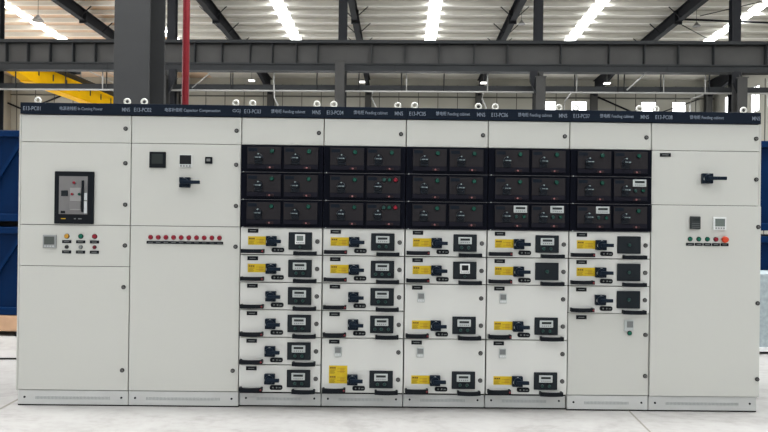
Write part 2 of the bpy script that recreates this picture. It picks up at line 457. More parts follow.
# 1: incoming power
c = carcass(0, .8, 'wide white cabinet with a framed breaker window, at the left end of the row', hdr(1, ('电源进线柜 In Coming Power', .285, .31), 'MNS', .8), (1, 0))
d = door(c, 0, .8, 1.915, 2.115); put('lock', m_lock(), d, .758, .105)
d = door(c, 0, .8, 1.315, 1.915); put('lock', m_lock(), d, .760, .453); put('lock', m_lock(), d, .762, .152)
b = MB(); W, Hh = .282, .380
b.box(0, W, -.016, 0, 0, Hh, .004, 0); b.box(.035, W - .042, -.018, -.016, .070, .345, mi=1)
fr = put('breaker_window', b.mesh('breaker_window', ['black', 'brkgrey']), d, .256, .008)
def bw(name, x0, x1, z0, z1, y, m_, lab=None):
    b = MB(); b.box(x0, x1, y, -.018, z0, z1, .0015); link(name, b.mesh(name, m_), d, (.256, 0, .008), label=lab)
bw('breaker_face', .117, .196, .100, .262, -.024, 'brklite')
bw('breaker_face', .117, .196, .108, .165, -.027, 'brkgrey')
bw('breaker_display', .053, .100, .200, .240, -.024, 'panel')
bw('charging_handle', .203, .216, .085, .315, -.032, 'black')
bw('data_label', .217, .238, .172, .225, -.021, 'brklab', 'pale printed data label')
bw('data_label', .217, .238, .078, .165, -.021, 'brklab', 'pale printed data label')
bw('breaker_counter', .050, .082, .076, .094, -.021, 'black')
for x, z, m_, l, r in ((.147, .298, 'lred', 'red emblem', .010), (.135, .215, 'lred', 'red push button', .009), (.187, .215, 'lgreen', 'green push button', .010)):
    put('push_button', m_lamp(m_, r, 'brkgrey'), d, .256 + x, .008 + z, -.024, l)
for x0, x1, m_ in ((.052, .085, 'yellow2'), (.145, .158, 'btn'), (.175, .200, 'btn')):
    b = MB(); b.box(x0, x1, -.0175, -.016, .034, .041); link('frame_marking', b.mesh('frame_marking', m_), d, (.256, 0, .008))
d = door(c, 0, .8, 1.015, 1.315); put('lock', m_lock(), d, .764, .155)
def big_meter(b, s=.096):
    b.box(-s / 2, s / 2, -.012, 0, -s / 2, s / 2, .003, 0); b.box(-s * .38, s * .38, -.013, -.012, -s * .22, s * .38, mi=1)
    for i in range(4): b.box(-s * .36 + i * s * .2, -s * .24 + i * s * .2, -.0135, -.012, -s * .40, -s * .30, mi=2)
MBIG = lambda: cached('panel_meter', big_meter, ['meterg', 'panelscr', 'meter'])
put('meter', MBIG(), d, .222, .178)
for i, (x, ms, l) in enumerate(((.343, ('lyel', 'lockb'), ('amber', 'black')), (.444, ('lgreenb', 'lgrey'), ('green', 'grey')), (.544, ('lred', 'lredd'), ('red', 'dark red')))):
    if 'lredd' not in M: M['lredd'] = mat('lamp_dark_red', (.14, .012, .02), .3)
    for j, z in enumerate((.218, .140)):
        put('push_button' if j else 'indicator_lamp', m_lamp(ms[j], .0165 if j == 0 else .0125, 'black'), d, x, z, label=l[j] + (' push button' if j else ' lamp'))
        put('name_plate', m_name(.066, .022), d, x, z - .040 + .004 * j)
d = door(c, 0, .8, .115, 1.015); put('lock', m_lock(), d, .758, .752); put('lock', m_lock(), d, .756, .148)

# 2: capacitor compensation
c = carcass(.8, .8, 'wide white cabinet with black control screen and a line of ten red lamps', hdr(2, ('电容补偿柜 Capacitor Compensation', .245, .400), 'GGJ', .8))
d = door(c, 0, .8, 1.915, 2.115); put('lock', m_lock(), d, .763, .101)
d = door(c, 0, .8, 1.315, 1.915); put('lock', m_lock(), d, .763, .453); put('lock', m_lock(), d, .765, .153)
b = MB(); b.box(-.059, .059, -.014, 0, -.058, .058, .004, 0); b.box(-.040, .040, -.015, -.014, -.030, .042, mi=1)
put('control_screen', b.mesh('control_screen', ['black', 'screen2'] if 'screen2' in M else ['black', 'screen']), d, .195, .481)
b = MB(); b.box(-.046, .046, -.012, 0, -.046, .046, .002, 0); b.box(-.042, .042, -.0135, -.012, -.024, .042, mi=1)
for i in range(4): b.box(-.038 + i * .021, -.025 + i * .021, -.015, -.012, -.042, -.031, mi=2)
put('power_meter', b.mesh('power_meter', ['meterw', 'glow', 'btn']), d, .398, .475)
b = MB(); b.box(-.026, .026, -.014, 0, -.025, .025, .004, 0); b.box(-.014, .014, -.016, -.014, -.008, .012, mi=1)
put('selector_button', b.mesh('selector_button', ['black', 'btn']), d, .565, .482)
put('rotary_switch', m_rotary(.120), d, .397, .319)
d = door(c, 0, .8, .115, 1.315); put('lock', m_lock(), d, .766, 1.056); put('lock', m_lock(), d, .757, .153)
for i in range(10): put('indicator_lamp', m_lamp('lred', .0155, 'lredd'), d, .149 + i * .0555, 1.118, label='red lamp')
b = MB(); b.box(0, .556, -.006, 0, -.010, .010, .002, 0)
for i in range(10): b.box(.014 + i * .0555, .046 + i * .0555, -.0066, -.006, -.002, .002, mi=1)
put('name_plate_strip', b.mesh('name_plate_strip', ['black', 'btn']), d, .121, 1.081)

# 3 - 7: feeder cabinets
one, three, met = 'one', 'three', 'meter'
c = carcass(1.6, .6, 'white feeder cabinet with six white drawers below three black rows, beside the ten-lamp cabinet', hdr(3, (FEED,), 'MNS', .6))
for z in (1.915, 1.715, 1.515): black_row(c, z, one, one)
put('lock', m_lock(), door(c, 0, .6, 1.915, 2.115), .562, .093)
drawer(c, 1.315, meter='square'); drawer(c, 1.115)
for z in (.915, .715, .515, .315): drawer(c, z, stick=0)
c = carcass(2.2, .6, 'white feeder cabinet with bright red lamps in its black rows and one double-height yellow sticker', hdr(4, (FEED,), 'MNS', .6))
black_row(c, 1.915, one, one); black_row(c, 1.715, one, three); black_row(c, 1.515, one, three)
put('lock', m_lock(), door(c, 0, .6, 1.915, 2.115), .562, .093)
drawer(c, 1.315); drawer(c, 1.115, lamps=3); drawer(c, .915, stick=0); drawer(c, .715, lamps=3, stick=0); drawer(c, .515, .4, stick=2)
c = carcass(2.8, .6, 'white feeder cabinet whose second drawer has a black-screened square meter', hdr(5, (FEED,), 'MNS', .6))
for z in (1.915, 1.715, 1.515): black_row(c, z, one, one)
put('lock', m_lock(), door(c, 0, .6, 1.915, 2.115), .562, .093)
drawer(c, 1.315); drawer(c, 1.115, meter='squared'); drawer(c, .915, .4); drawer(c, .515, .4)
c = carcass(3.4, .6, 'white feeder cabinet with two pale meters side by side in its lowest black row', hdr(6, (FEED,), 'MNS', .6))
black_row(c, 1.915, one, one); black_row(c, 1.715, one, one); black_row(c, 1.515, met, met)
put('lock', m_lock(), door(c, 0, .6, 1.915, 2.115), .562, .093)
drawer(c, 1.315); drawer(c, 1.115, meter='none'); drawer(c, .915, .4); drawer(c, .515, .4)
c = carcass(4.0, .6, 'white feeder cabinet, three drawers above a plain door with meter and green lamp', hdr(7, (FEED,), 'MNS', .6))
black_row(c, 1.915, one, one); black_row(c, 1.715, one, met); black_row(c, 1.515, met, one)
put('lock', m_lock(), door(c, 0, .6, 1.915, 2.115), .562, .093)
drawer(c, 1.315, meter='none'); drawer(c, 1.115, meter='none'); drawer(c, .915, meter='none', stick=0)
d = door(c, 0, .6, .115, .715)
put('name_plate', m_name(), d, .099, .570); put('lock', m_lockr(), d, .572, .446); put('lock', m_lockr(), d, .573, .144)
put('small_meter', cached('relay_meter', lambda b: (b.box(-.034, .034, -.010, 0, -.041, .041, .003, 0), b.box(-.016, .029, -.011, -.010, -.014, .032, mi=1)), ['meter', 'btn']), d, .447, .514)
put('indicator_lamp', m_lamp('lgreenb', .0155, 'black'), d, .451, .460, -.010, 'green lamp')

# 8: end cabinet
c = carcass(4.6, .8, 'wide white cabinet with a rotary switch above green lamps and an orange-red stop button', hdr(8, (FEED, .275, .250), 'MNS', .8), (0, 1))
d = door(c, 0, .8, 1.915, 2.115); put('lock', m_lock(), d, .772, .095)
d = door(c, 0, .8, 1.515, 1.915); put('lock', m_lock(), d, .776, .195)
put('name_plate', m_name(.081, .027), d, .103, .367); put('rotary_switch', m_rotary(.118), d, .406, .197)
d = door(c, 0, .812, .115, 1.515, proud=.010); D = -.010
put('lock', m_lock(), d, .788, 1.247, D); put('lock', m_lock(), d, .790, .688, D); put('lock', m_lock(), d, .792, .132, D)
b = MB(); b.box(-.037, .037, -.020, 0, -.047, .047, .005, 0); b.box(-.026, .026, -.0215, -.020, .012, .034, mi=1)
for i in range(3): b.box(-.028, .028, -.0215, -.020, -.036 + i * .014, -.030 + i * .014, mi=2)
put('protection_relay', b.mesh('protection_relay', ['relay', 'screen', 'relay2']), d, .318, 1.272, D)
put('meter', cached('end_meter', lambda b: big_meter(b, .094), ['meterw', 'lcd', 'btn']), d, .500, 1.268, D)
for x, m_, l in ((.287, 'lgreenb', 'green lamp'), (.351, 'lgreenb', 'green lamp'), (.414, 'lgreenb', 'green lamp'), (.477, 'lred', 'red lamp')):
    put('indicator_lamp', m_lamp(m_, .0155, 'black'), d, x, 1.153, D, l)
b = MB(); b.cone((0, 0, 0), (0, -.018, 0), .015, .015, 20); b.cone((0, -.018, 0), (0, -.034, 0), .025, .020, 24)
put('stop_button', b.mesh('stop_button', 'estop'), d, .533, 1.152, D, 'orange-red mushroom stop button')
for x in (.287, .351, .414, .477, .541): put('name_plate', m_name(.058, .021), d, x, 1.114, D)

# ------------------------------------------------------------------ setting: floor, walls, roof
WB, WR, WL = 36.5, 20.0, -26.0
def zroof(b): return 11.07 + .05 * (23.7 - b)          # underside of the sheets
b = MB(); b.box(WL, WR, -14, WB, -.1, 0); fl = hall('floor', b.mesh('floor', 'floor'), 0, 0, 0, kind='structure')
def joint(p, q, w=.012):
    b = MB(); b.bar((p[0], p[1], .0008), (q[0], q[1], .0008), w, .0012); hall('floor_joint', b.mesh('floor_joint', 'joint'), 0, 0, 0, parent=fl)
def fpt(px, py):
    d = ray(px, py); t = -CZ / d.z; return d.x * t, d.y * t
p, q = fpt(632, 414), fpt(650, 432); dd = (Vector(q) - Vector(p)).normalized(); p = Vector(p) - dd * 3; q = Vector(q) + dd * 3; joint(p, q)
p, q = fpt(15, 401), fpt(0, 409); dd = (Vector(q) - Vector(p)).normalized(); p = Vector(p) - dd * 1; q = Vector(q) + dd * 3; joint(p, q, .02)

wins = [(9.0, 9.97), (10.92, 11.95), (15.38, 16.34), (17.35, 18.24)]
b = MB(); zw0, zw1 = 8.1, 9.04; top = zroof(WB)
lows = [(-24., -16.5), (-13.6, -9.7), (-7.4, -3.3), (-1., 3.8), (6.1, 11.1), (13.5, 18.3)]; zl0, zl1 = 1.1, 5.4  # lows: hidden openings added to brighten the far roof
b.box(WL, WR, WB, WB + .2, 0, zl0); b.box(WL, WR, WB, WB + .2, zl1, zw0); b.box(WL, WR, WB, WB + .2, zw1, top)
xs = [WL] + [v for w in lows for v in w] + [WR]
for i in range(0, len(xs), 2): b.box(xs[i], xs[i + 1], WB, WB + .2, zl0, zl1)
xs = [WL] + [v for w in wins for v in w] + [WR]
for i in range(0, len(xs), 2): b.box(xs[i], xs[i + 1], WB, WB + .2, zw0, zw1)
x = WL + .4
while x < WR:
    if not any(w0 - .02 < x < w1 + .02 for w0, w1 in wins): b.box(x - .022, x + .022, WB - .02, WB, 5.6, top - .4, mi=1)
    else: b.box(x - .022, x + .022, WB - .02, WB, zw1, top - .4, mi=1)
    x += 1.27
b.box(WL, WR, WB - .06, WB, 9.20, 9.28, mi=1); b.box(WL, WR, WB - .06, WB, 6.5, 6.6, mi=1)
hall('wall_back', b.mesh('wall_back', ['wall', 'walld']), 0, 0, 0, kind='structure')
for k, (w0, w1) in enumerate(wins):
    b = MB(); b.box(w0, w1, WB + .06, WB + .08, zw0, zw1)
    o = hall('window_%d' % (k + 1), b.mesh('window_pane', 'pane'), 0, 0, 0, kind='structure')
    b = MB(); t = .035
    b.box(w0, w1, WB - .01, WB + .05, zw1 - t, zw1); b.box(w0, w1, WB - .01, WB + .05, zw0, zw0 + t)
    b.box(w0, w0 + t, WB - .01, WB + .05, zw0 + t, zw1 - t); b.box(w1 - t, w1, WB - .01, WB + .05, zw0 + t, zw1 - t)
    hall('window_frame', b.mesh('window_frame', 'frame'), 0, 0, 0, parent=o)
for k, (w0, w1) in enumerate(lows):
    b = MB(); b.box(w0, w1, WB + .06, WB + .08, zl0, zl1)
    o = hall('window_%d' % (k + 8), b.mesh('window_pane', 'fill_glaze'), 0, 0, 0, kind='structure')  # added light source behind the row, shaped as a window
    b = MB(); t = .05; n = max(2, round((w1 - w0) / 1.2))
    for i in range(n + 1):
        x = w0 + (w1 - w0 - t) * i / n; b.box(x, x + t, WB - .01, WB + .05, zl0, zl1)
    for z in (zl0, (zl0 + zl1) / 2, zl1 - t): b.box(w0, w1, WB, WB + .05, z, z + t)
    hall('window_frame', b.mesh('window_frame', 'frame'), 0, 0, 0, parent=o)
# right-hand wall with tall windows
rw = [(30.2, 31.25), (31.9, 32.7), (33.9, 35.3)]
b = MB(); z0w, z1w = 7.6, 9.1
ys = [-14] + [v for w in rw for v in w] + [WB]
def rtop(y): return zroof(y)
for i in range(len(ys) - 1):
    y0, y1 = ys[i], ys[i + 1]
    segs = [(0, z0w), (z1w, None)] if i % 2 else [(0, None)]
    for za, zb in segs:
        b.prismx([(y0, za), (y1, za), (y1, rtop(y1) if zb is None else zb), (y0, rtop(y0) if zb is None else zb)], WR, WR + .2)
y = 20.
while y < WB:
    if not any(w0 - .03 < y < w1 + .03 for w0, w1 in rw): b.box(WR - .02, WR, y - .03, y + .03, 0, 9.3, mi=1)
    y += 1.27
hall('wall_right', b.mesh('wall_right', ['wall', 'walld']), 0, 0, 0, kind='structure')
for k, (w0, w1) in enumerate(rw):
    b = MB(); b.box(WR + .06, WR + .08, w0, w1, z0w, z1w)
    o = hall('window_%d' % (k + 5), b.mesh('window_pane', 'pane'), 0, 0, 0, kind='structure')
    b = MB(); t = .04
    b.box(WR - .01, WR + .05, w0, w0 + t, z0w, z1w); b.box(WR - .01, WR + .05, w1 - t, w1, z0w, z1w)
    b.box(WR - .01, WR + .05, w0, w1, z0w, z0w + t); b.box(WR - .01, WR + .05, w0, w1, z1w - t, z1w)
    b.box(WR - .01, WR + .05, (w0 + w1) / 2 - .02, (w0 + w1) / 2 + .02, z0w, z1w)
    hall('window_frame', b.mesh('window_frame', 'frame'), 0, 0, 0, parent=o)
lw = [(3., 9.), (11., 17.), (19., 25.), (27., 34.)]  # unseen openings added to throw light in from the left
b = MB(); b.prismx([(-14, 5.8), (WB, 5.8), (WB, zroof(WB)), (-14, zroof(-14))], WL - .2, WL); b.box(WL - .2, WL, -14, WB, 0, 1.1)
ys = [-14] + [v for w in lw for v in w] + [WB]
for i in range(0, len(ys), 2): b.box(WL - .2, WL, ys[i], ys[i + 1], 1.1, 5.8)
hall('wall_left', b.mesh('wall_left', 'wall'), 0, 0, 0, kind='structure')

for k, (w0, w1) in enumerate(lw):
    b = MB(); b.box(WL - .08, WL - .06, w0, w1, 1.1, 5.8)
    o = hall('window_%d' % (k + 14), b.mesh('window_pane', 'fill_glaze'), 0, 0, 0, kind='structure')  # out-of-view glowing pane, added as fill light
    b = MB()
    for i in range(6): y = w0 + (w1 - w0 - .05) * i / 5; b.box(WL - .05, WL + .01, y, y + .05, 1.1, 5.8)
    hall('window_frame', b.mesh('window_frame', 'frame'), 0, 0, 0, parent=o)

# roof sheets, skylight strips, purlins
sky_a = [-18.3, -12.2, -5.66, 1.45, 8.75, 15.9]; SW = .28
b = MB(); edges = [WL] + [v for s in sky_a for v in (s - SW, s + SW)] + [WR]
def slab(b, x0, x1, y0, y1, t=.05, mi=0):
    b.prismx([(y0, zroof(y0)), (y1, zroof(y1)), (y1, zroof(y1) + t), (y0, zroof(y0) + t)], x0, x1, mi)
for i in range(0, len(edges), 2):
    x0, x1 = edges[i], edges[i + 1]
    if x0 < -14.7 < x1: slab(b, x0, x1, -14, WB)
    else: slab(b, x0, x1, -14, WB)
for s in sky_a: slab(b, s - SW, s + SW, 30.6, WB)
for f in b.bm.faces:
    if f.calc_center_median().x < -14.7: f.material_index = 1
# the sheet between the second and third skylight on the left is split at the rafter line
ce = hall('ceiling', b.mesh('ceiling', ['roof', 'roofw']), 0, 0, 0, kind='structure')
for s in sky_a:
    b = MB(); slab(b, s - SW, s + SW, -14, 30.6, .03)
    hall('skylight', b.mesh('skylight', 'skyw' if s < -15 else 'sky'), 0, 0, 0, parent=ce, label='bright translucent roof strip')
b = MB(); slab(b, WL, WR, 4.2, 5.2, -.03); slab(b, WL, WR, 2.7, 3.2, -.03); hall('added_light_strip', b.mesh('added_light_strip', 'fill_strip'), 0, 0, 0, parent=ce, label='added overhead light strips, out of view')  # invented strips overhead, out of view, added for their light
pb = 21.2; PS = .94; n = 0
def purl(b, y):
    z = zroof(y); b.prismx([(y, z), (y + .012, z), (y + .012, z - .17), (y + .075, z - .17), (y + .075, z - .18), (y, z - .18)], WL, WR)
    b.prismx([(y - .06, z), (y, z), (y, z - .01), (y - .06, z - .01)], WL, WR)
PURL = []
while pb < 31.6:
    b = MB(); purl(b, pb); hall('purlin', b.mesh('purlin', 'purlin'), 0, 0, 0, parent=ce); PURL.append(pb); pb += PS
b = MB(); b.box(WL, WR, WB - .35, WB - .07, 9.66, 9.88); hall('eave_beam', b.mesh('eave_beam', 'colb2'), 0, 0, 0, kind='structure')

# ------------------------------------------------------------------ steelwork
def zraf(b): return 9.72 + .05 * (WB - b)             # underside of rafters
RA = [(-14.75, 'dark sloping roof rafter beyond the far left, beside the sand-coloured sheets'), (-8.55, 'dark sloping roof rafter just right of the red pipe'),
      (-2.18, 'dark roof rafter near the centre, running almost straight up the picture'), (4.95, 'dark roof rafter leaning right, between the two middle upper columns'),
      (12.3, 'dark roof rafter steeply sloping up to the right edge side'), (19.5, 'dark roof rafter against the right-hand wall')]
for a, lab in RA:
    y0, y1 = 14.0, WB - .36; L = y1 - y0
    r = hall('roof_rafter', None, a, y0, 0, label=lab, cat='roof beam', group='roof rafters')
    def rz(y, o): return zraf(y0 + y) + o
    def pr(b, x0, x1, o0, o1): b.prismx([(0, rz(0, o0)), (L, rz(L, o0)), (L, rz(L, o1)), (0, rz(0, o1))], x0, x1)
    b = MB(); pr(b, -.012, .012, .02, .50); link('web', b.mesh('rafter_web', 'raft'), r)
    for o in (0, .50):
        b = MB(); pr(b, -.13, .13, o, o + .022); link('flange', b.mesh('rafter_flange', 'raft'), r)
    y = 25.4 - y0
    b = MB(); b.box(-.17, .17, y - .03, y + .03, rz(y, -.10), rz(y, .52)); link('splice_plate', b.mesh('splice_plate', 'raft'), r)
    hy = L - 3.2
    b = MB(); b.prismx([(hy, rz(hy, 0)), (L, rz(L, 0)), (L, rz(L, -.45))], -.10, .10); link('haunch', b.mesh('haunch', 'raft'), r)
    for k, pbv in enumerate(PURL):
        if k % 2 == 0 and pbv < y1 - .5:
            yy = pbv - y0
            for s_ in (-1, 1):
                if a > 19 and s_ > 0: continue
                b = MB(); b.bar((s_ * .11, yy, rz(yy, .03)), (s_ * .62, yy, rz(yy, .50)), .035, .035); link('knee_brace', b.mesh('knee_brace', 'raft'), r)
WCL = ['behind the tray near the left, under the leftmost rafter', 'under the rafter beside the red pipe', 'under the central rafter, right of the middle column', 'under the rafter leaning right, left of the bright windows', 'between the second and third bright windows', 'in the far right corner of the hall']
for (a, _), t in zip(RA, WCL):
    b = MB(); b.box(-.2, .2, -.15, -.13, 0, 9.7); b.box(-.2, .2, .13, .15, 0, 9.7); b.box(-.01, .01, -.13, .13, 0, 9.7)
    o = link('wall_column', b.mesh('wall_column', 'colb'), None, H(a, WB - .24 if a < 19 else WB - .24, 0), rotz=-PHI, label='grey wall column ' + t, cat='column', group='columns along the back wall')

# crane runway girder
GB = 20.0
gi = hall('crane_girder', None, 0, GB, 0, label='long dark grey stiffened steel girder crossing above all the cabinets', cat='beam')
gL, gR = -21.5, 19.7
b = MB(); b.box(gL, gR, -.01, .01, 6.85, 7.56); link('web', b.mesh('girder_web', 'steelb'), gi)
b = MB(); b.box(gL, gR, -.20, .20, 7.56, 7.67); link('top_flange', b.mesh('top_flange', 'steelf'), gi)
b = MB(); b.box(gL, gR, -.19, .19, 6.80, 6.85); b.box(gL, gR, -.16, -.13, 6.60, 6.80); b.box(gL, gR, .13, .16, 6.60, 6.80); b.box(gL, gR, -.16, .16, 6.585, 6.60)
link('bottom_flange', b.mesh('bottom_flange', 'steelf'), gi)
for px in (8.6, 30, 52, 75, 97, 196, 223, 251, 273, 297, 318, 372, 405, 439, 474, 507, 560, 608, 643, 677, 712, 764):
    a, _ = at(px, 52, GB); b = MB(); b.box(a - .014, a + .014, -.17, -.01, 6.85, 7.56); link('stiffener', b.mesh('stiffener', 'steelf'), gi)
for px in (87, 110, 395, 568, 665):
    a, _ = at(px, 70, GB); b = MB(); b.box(a - .012, a + .012, -.175, -.16, 6.60, 6.80); link('joint_plate', b.mesh('joint_plate', 'raft'), gi)

for a, lab in ((-15.0, 'at the left edge of the view'), (-8.47, 'partly behind the wide column, beside the red pipe'), (-2.18, 'rising behind the second feeder cabinet, topped below the girder web'),
               (4.88, 'with a dark side bracket, left of the first bright window'), (11.85, 'with bracket, above the cabinet at the right end')):
    top = 6.82 if abs(a + 2.18) < .1 else 6.3; dx = -.10 if 4 < a < 6 else (-.24 if a > 6 else 0)
    t = hall('crane_column', None, a, 19.62, 0, label='grey steel crane column ' + lab, cat='column', group='crane columns under the runway girder')
    b = MB(); b.box(dx - .165, dx + .165, -.18, -.16, 0, top); b.box(dx - .165, dx + .165, .14, .16, 0, 6.57); b.prismx([(-.16, 0), (.14, 0), (.14, 6.57), (-.16, top if top < 6.57 else 6.57)], dx - .01, dx + .01)
    link('lower_shaft', b.mesh('lower_shaft', 'steel'), t)
    b = MB(); b.box(-.15, .15, .60, .62, 0, 11.15); b.box(-.15, .15, .82, .84, 0, 11.15); b.box(-.01, .01, .62, .82, 0, 11.15)
    link('upper_shaft', b.mesh('upper_shaft', 'steelc2' if 'steelc2' in M else 'raft'), t)
    b = MB(); b.box(dx - .19, dx + .19, -.2, -.14, top, top + .03); link('cap_plate', b.mesh('cap_plate', 'steelb'), t)
    if a > 4 or a < -8:
        sgn = -1 if a > 0 else 1; bo = .42 if a > -12 else .26
        b = MB(); b.prism([(sgn * .18, 6.57), (sgn * bo, 6.57), (sgn * bo, 6.2), (sgn * .18, 5.7)], .02, .14); link('bracket', b.mesh('bracket', 'raft'), t)

# big near column and the red pipe beside it
t = hall('building_column', None, -3.915, 8.25, 0, label='wide dark grey H-section steel column standing close behind the two left cabinets', cat='column')
b = MB(); b.box(-.26, .26, -.27, -.245, 0, 10.9, .004); link('front_flange', b.mesh('front_flange', 'steelc'), t)
b = MB(); b.box(-.26, .26, .245, .27, 0, 10.9, .004); link('rear_flange', b.mesh('rear_flange', 'steelc'), t)
b = MB(); b.box(-.012, .012, -.245, .245, 0, 10.9); link('web', b.mesh('column_web', 'steelc'), t)
b = MB(); b.box(-.35, .35, -.36, .36, 0, .03, .004); link('base_plate', b.mesh('base_plate', 'steel'), t)
b = MB(); b.cone((0, 0, 0), (0, 0, 10.9), .056, seg=24); 
pipe = hall('fire_pipe', b.mesh('fire_pipe', 'red'), -3.52, 9.0, 0, label='vertical dark red fire water pipe beside the wide steel column', cat='pipe')
for z in (2.9, 6.4):
    b = MB(); b.cone((0, 0, z), (0, 0, z + .09), .066, seg=24); link('pipe_coupling', b.mesh('pipe_coupling', 'red'), pipe)

# suspended cable tray with hangers
ct = hall('cable_tray', None, 0, 19.75, 0, label='dark cable tray with a bright lower edge hung under the crane girder', cat='cable tray')
b = MB(); b.box(gL, 19.6, .45, .47, 6.0, 6.16); b.box(gL, 19.6, .70, .72, 6.0, 6.16); b.box(gL, 19.6, .45, .72, 5.985, 6.0); link('tray_channel', b.mesh('tray_channel', 'tray'), ct)
b = MB(); b.cone((gL, .42, 5.93), (19.6, .42, 5.93), .032, seg=10); link('conduit', b.mesh('tray_conduit', 'pipew'), ct, label='bright galvanised conduit')
for px, m_ in ((16, 'tray'), (66, 'tray'), (103, 'pipew'), (107, 'tray'), (231, 'tray'), (233, 'tray'), (274, 'pipew'), (317, 'tray'), (359, 'tray'), (401.5, 'tray'), (406.5, 'pipew'),
               (444, 'tray'), (487.5, 'pipew'), (574.5, 'tray'), (576.5, 'pipew'), (618, 'tray'), (624, 'tray'), (660.5, 'tray'), (663.5, 'pipew'), (705, 'pipew'), (709, 'tray')):
    a, _ = at(px, 80, 20.2); b = MB(); b.cone((a, .43, 5.92), (a, .43, 6.583), .022, seg=8); link('hanger_rod', b.mesh('hanger_rod', m_), ct)
def conduit(pts, lab, r=.026, bb=20.1):
    b = MB(); P = [at(x, y, bb) if y != 'floor' else (at(x, 200, bb)[0], 0.) for x, y in pts]; a0 = P[0][0]
    b.tube([(a - a0, 0, z) for a, z in P], r); hall('drop_conduit', b.mesh('drop_conduit', 'pipew'), a0, bb, 0, label=lab, cat='conduit', group='pale drop conduits under the tray')
conduit([(274, 84), (274.5, 98), (278, 105), (279, 'floor')], 'crooked pale conduit dropping from the tray near the third cabinet')
conduit([(373, 92), (371.5, 98), (376, 107), (376, 'floor')], 'crooked pale conduit dropping from the tray right of the middle column')
conduit([(483.5, 93), (482, 99), (486, 107), (486, 'floor')], 'crooked pale conduit dropping left of the first window')
conduit([(571, 93), (565, 101), (564, 107), (564, 'floor')], 'pale conduit bending down between the two left bright windows')
conduit([(703, 95), (691, 99), (690, 106), (690, 'floor')], 'pale conduit bending down right of the last back-wall window')
conduit([(192, 88), (210, 73)], 'thin pale brace rising from the tray to the girder beside the red pipe', .018, 20.0)
conduit([(627, 90), (645, 74)], 'thin pale brace rising from the tray to the girder at right', .026, 19.96)

# crane bridge
t = hall('crane_bridge', None, -15.1, 20.75, 0, label='bright yellow overhead crane bridge running away above the left cabinets', cat='crane')
L = 15.2
b = MB()
b.prismx([(0, 6.95), (1.3, 6.70), (L, 6.70), (L, 7.5), (0, 7.5)], -.22, .22); link('box_girder', b.mesh('box_girder', 'craney'), t)
b = MB(); b.box(-.27, .27, .0, L, 7.5, 7.53); link('top_plate', b.mesh('top_plate', 'craney'), t)
b = MB(); b.prismx([(1.3, 6.67), (L, 6.67), (L, 6.70), (1.3, 6.70)], -.27, .27); link('bottom_plate', b.mesh('bottom_plate', 'craney'), t)
y = .8
while y < L:
    b = MB(); b.box(.22, .235, y - .035, y + .035, 7.02, 7.30); link('stiffener', b.mesh('crane_stiffener', 'craned'), t); y += .95
b = MB(); b.box(.28, .80, 1.6, L, 7.42, 7.46); link('walkway', b.mesh('walkway', 'tray'), t)
b = MB()
y = 2.0
while y < L: b.cone((.78, y, 7.46), (.78, y, 8.3), .018, seg=8); y += 1.8
for z in (7.9, 8.3): b.cone((.78, 2.0, z), (.78, L, z), .018, seg=8)
link('handrail', b.mesh('handrail', 'pipew'), t, label='pale grey handrail')
b = MB(); b.box(-.15, .9, 2.6, 3.6, 7.53, 7.9, .03); b.cone((.25, 2.4, 7.7), (.25, 3.8, 7.7), .24, seg=20); link('trolley', b.mesh('trolley', 'tray'), t)
for s_ in (0.05, L - .35):
    b = MB(); b.box(-.9, .9, s_, s_ + .3, 7.53, 7.80, .02); link('end_carriage', b.mesh('end_carriage', 'craney'), t)

# pendant high bay lamps
for px, py, bb, d_, lab in ((38, 19, 22., .44, 'grey bell-shaped pendant lamp hanging in front of the far left skylight'),
                           (521.5, 23, 25.4, .34, 'small grey pendant lamp right of the rafter beside the middle upper column'),
                           (696.5, 25, 25.4, .34, 'small grey pendant lamp under the right skylight')):
    a, z = at(px, py, bb)
    t = hall('pendant_lamp', None, a, bb, z, label=lab, cat='lamp', group='pendant high bay lamps')
    b = MB(); b.cone((0, 0, -d_ * .18), (0, 0, d_ * .16), d_ * .5, d_ * .22, 24); b.cone((0, 0, d_ * .16), (0, 0, d_ * .34), d_ * .17, d_ * .12, 20); link('shade', b.mesh('shade', 'lampsh'), t)
    b = MB(); b.cone((0, 0, d_ * .34), (0, 0, zroof(bb) - z - .02), .009, seg=6); link('cord', b.mesh('cord', 'cord'), t)

for px, py, lab in ((251.6, 80.7, 'small lit lamp by the rafter right of the red pipe'), (362, 82, 'small lit lamp by the central rafter'),
                    (483.5, 83, 'small lit lamp left of the first window'), (607, 83.5, 'small lit lamp by the right steep rafter')):
    a, z = at(px, py, 33.5)
    t = hall('wall_lamp', None, a, 33.5, z, label=lab, cat='lamp', group='small lit lamps under the far roof')
    b = MB(); b.box(-.17, .17, -.12, .12, -.03, .03, .01); link('diffuser', b.mesh('diffuser', 'lit'), t)
    b = MB(); b.box(-.19, .19, -.14, .14, .03, .07, .01); b.cone((0, 0, .07), (0, 0, zroof(33.5) - z), .012, seg=6); link('housing', b.mesh('housing', 'lampsh'), t)

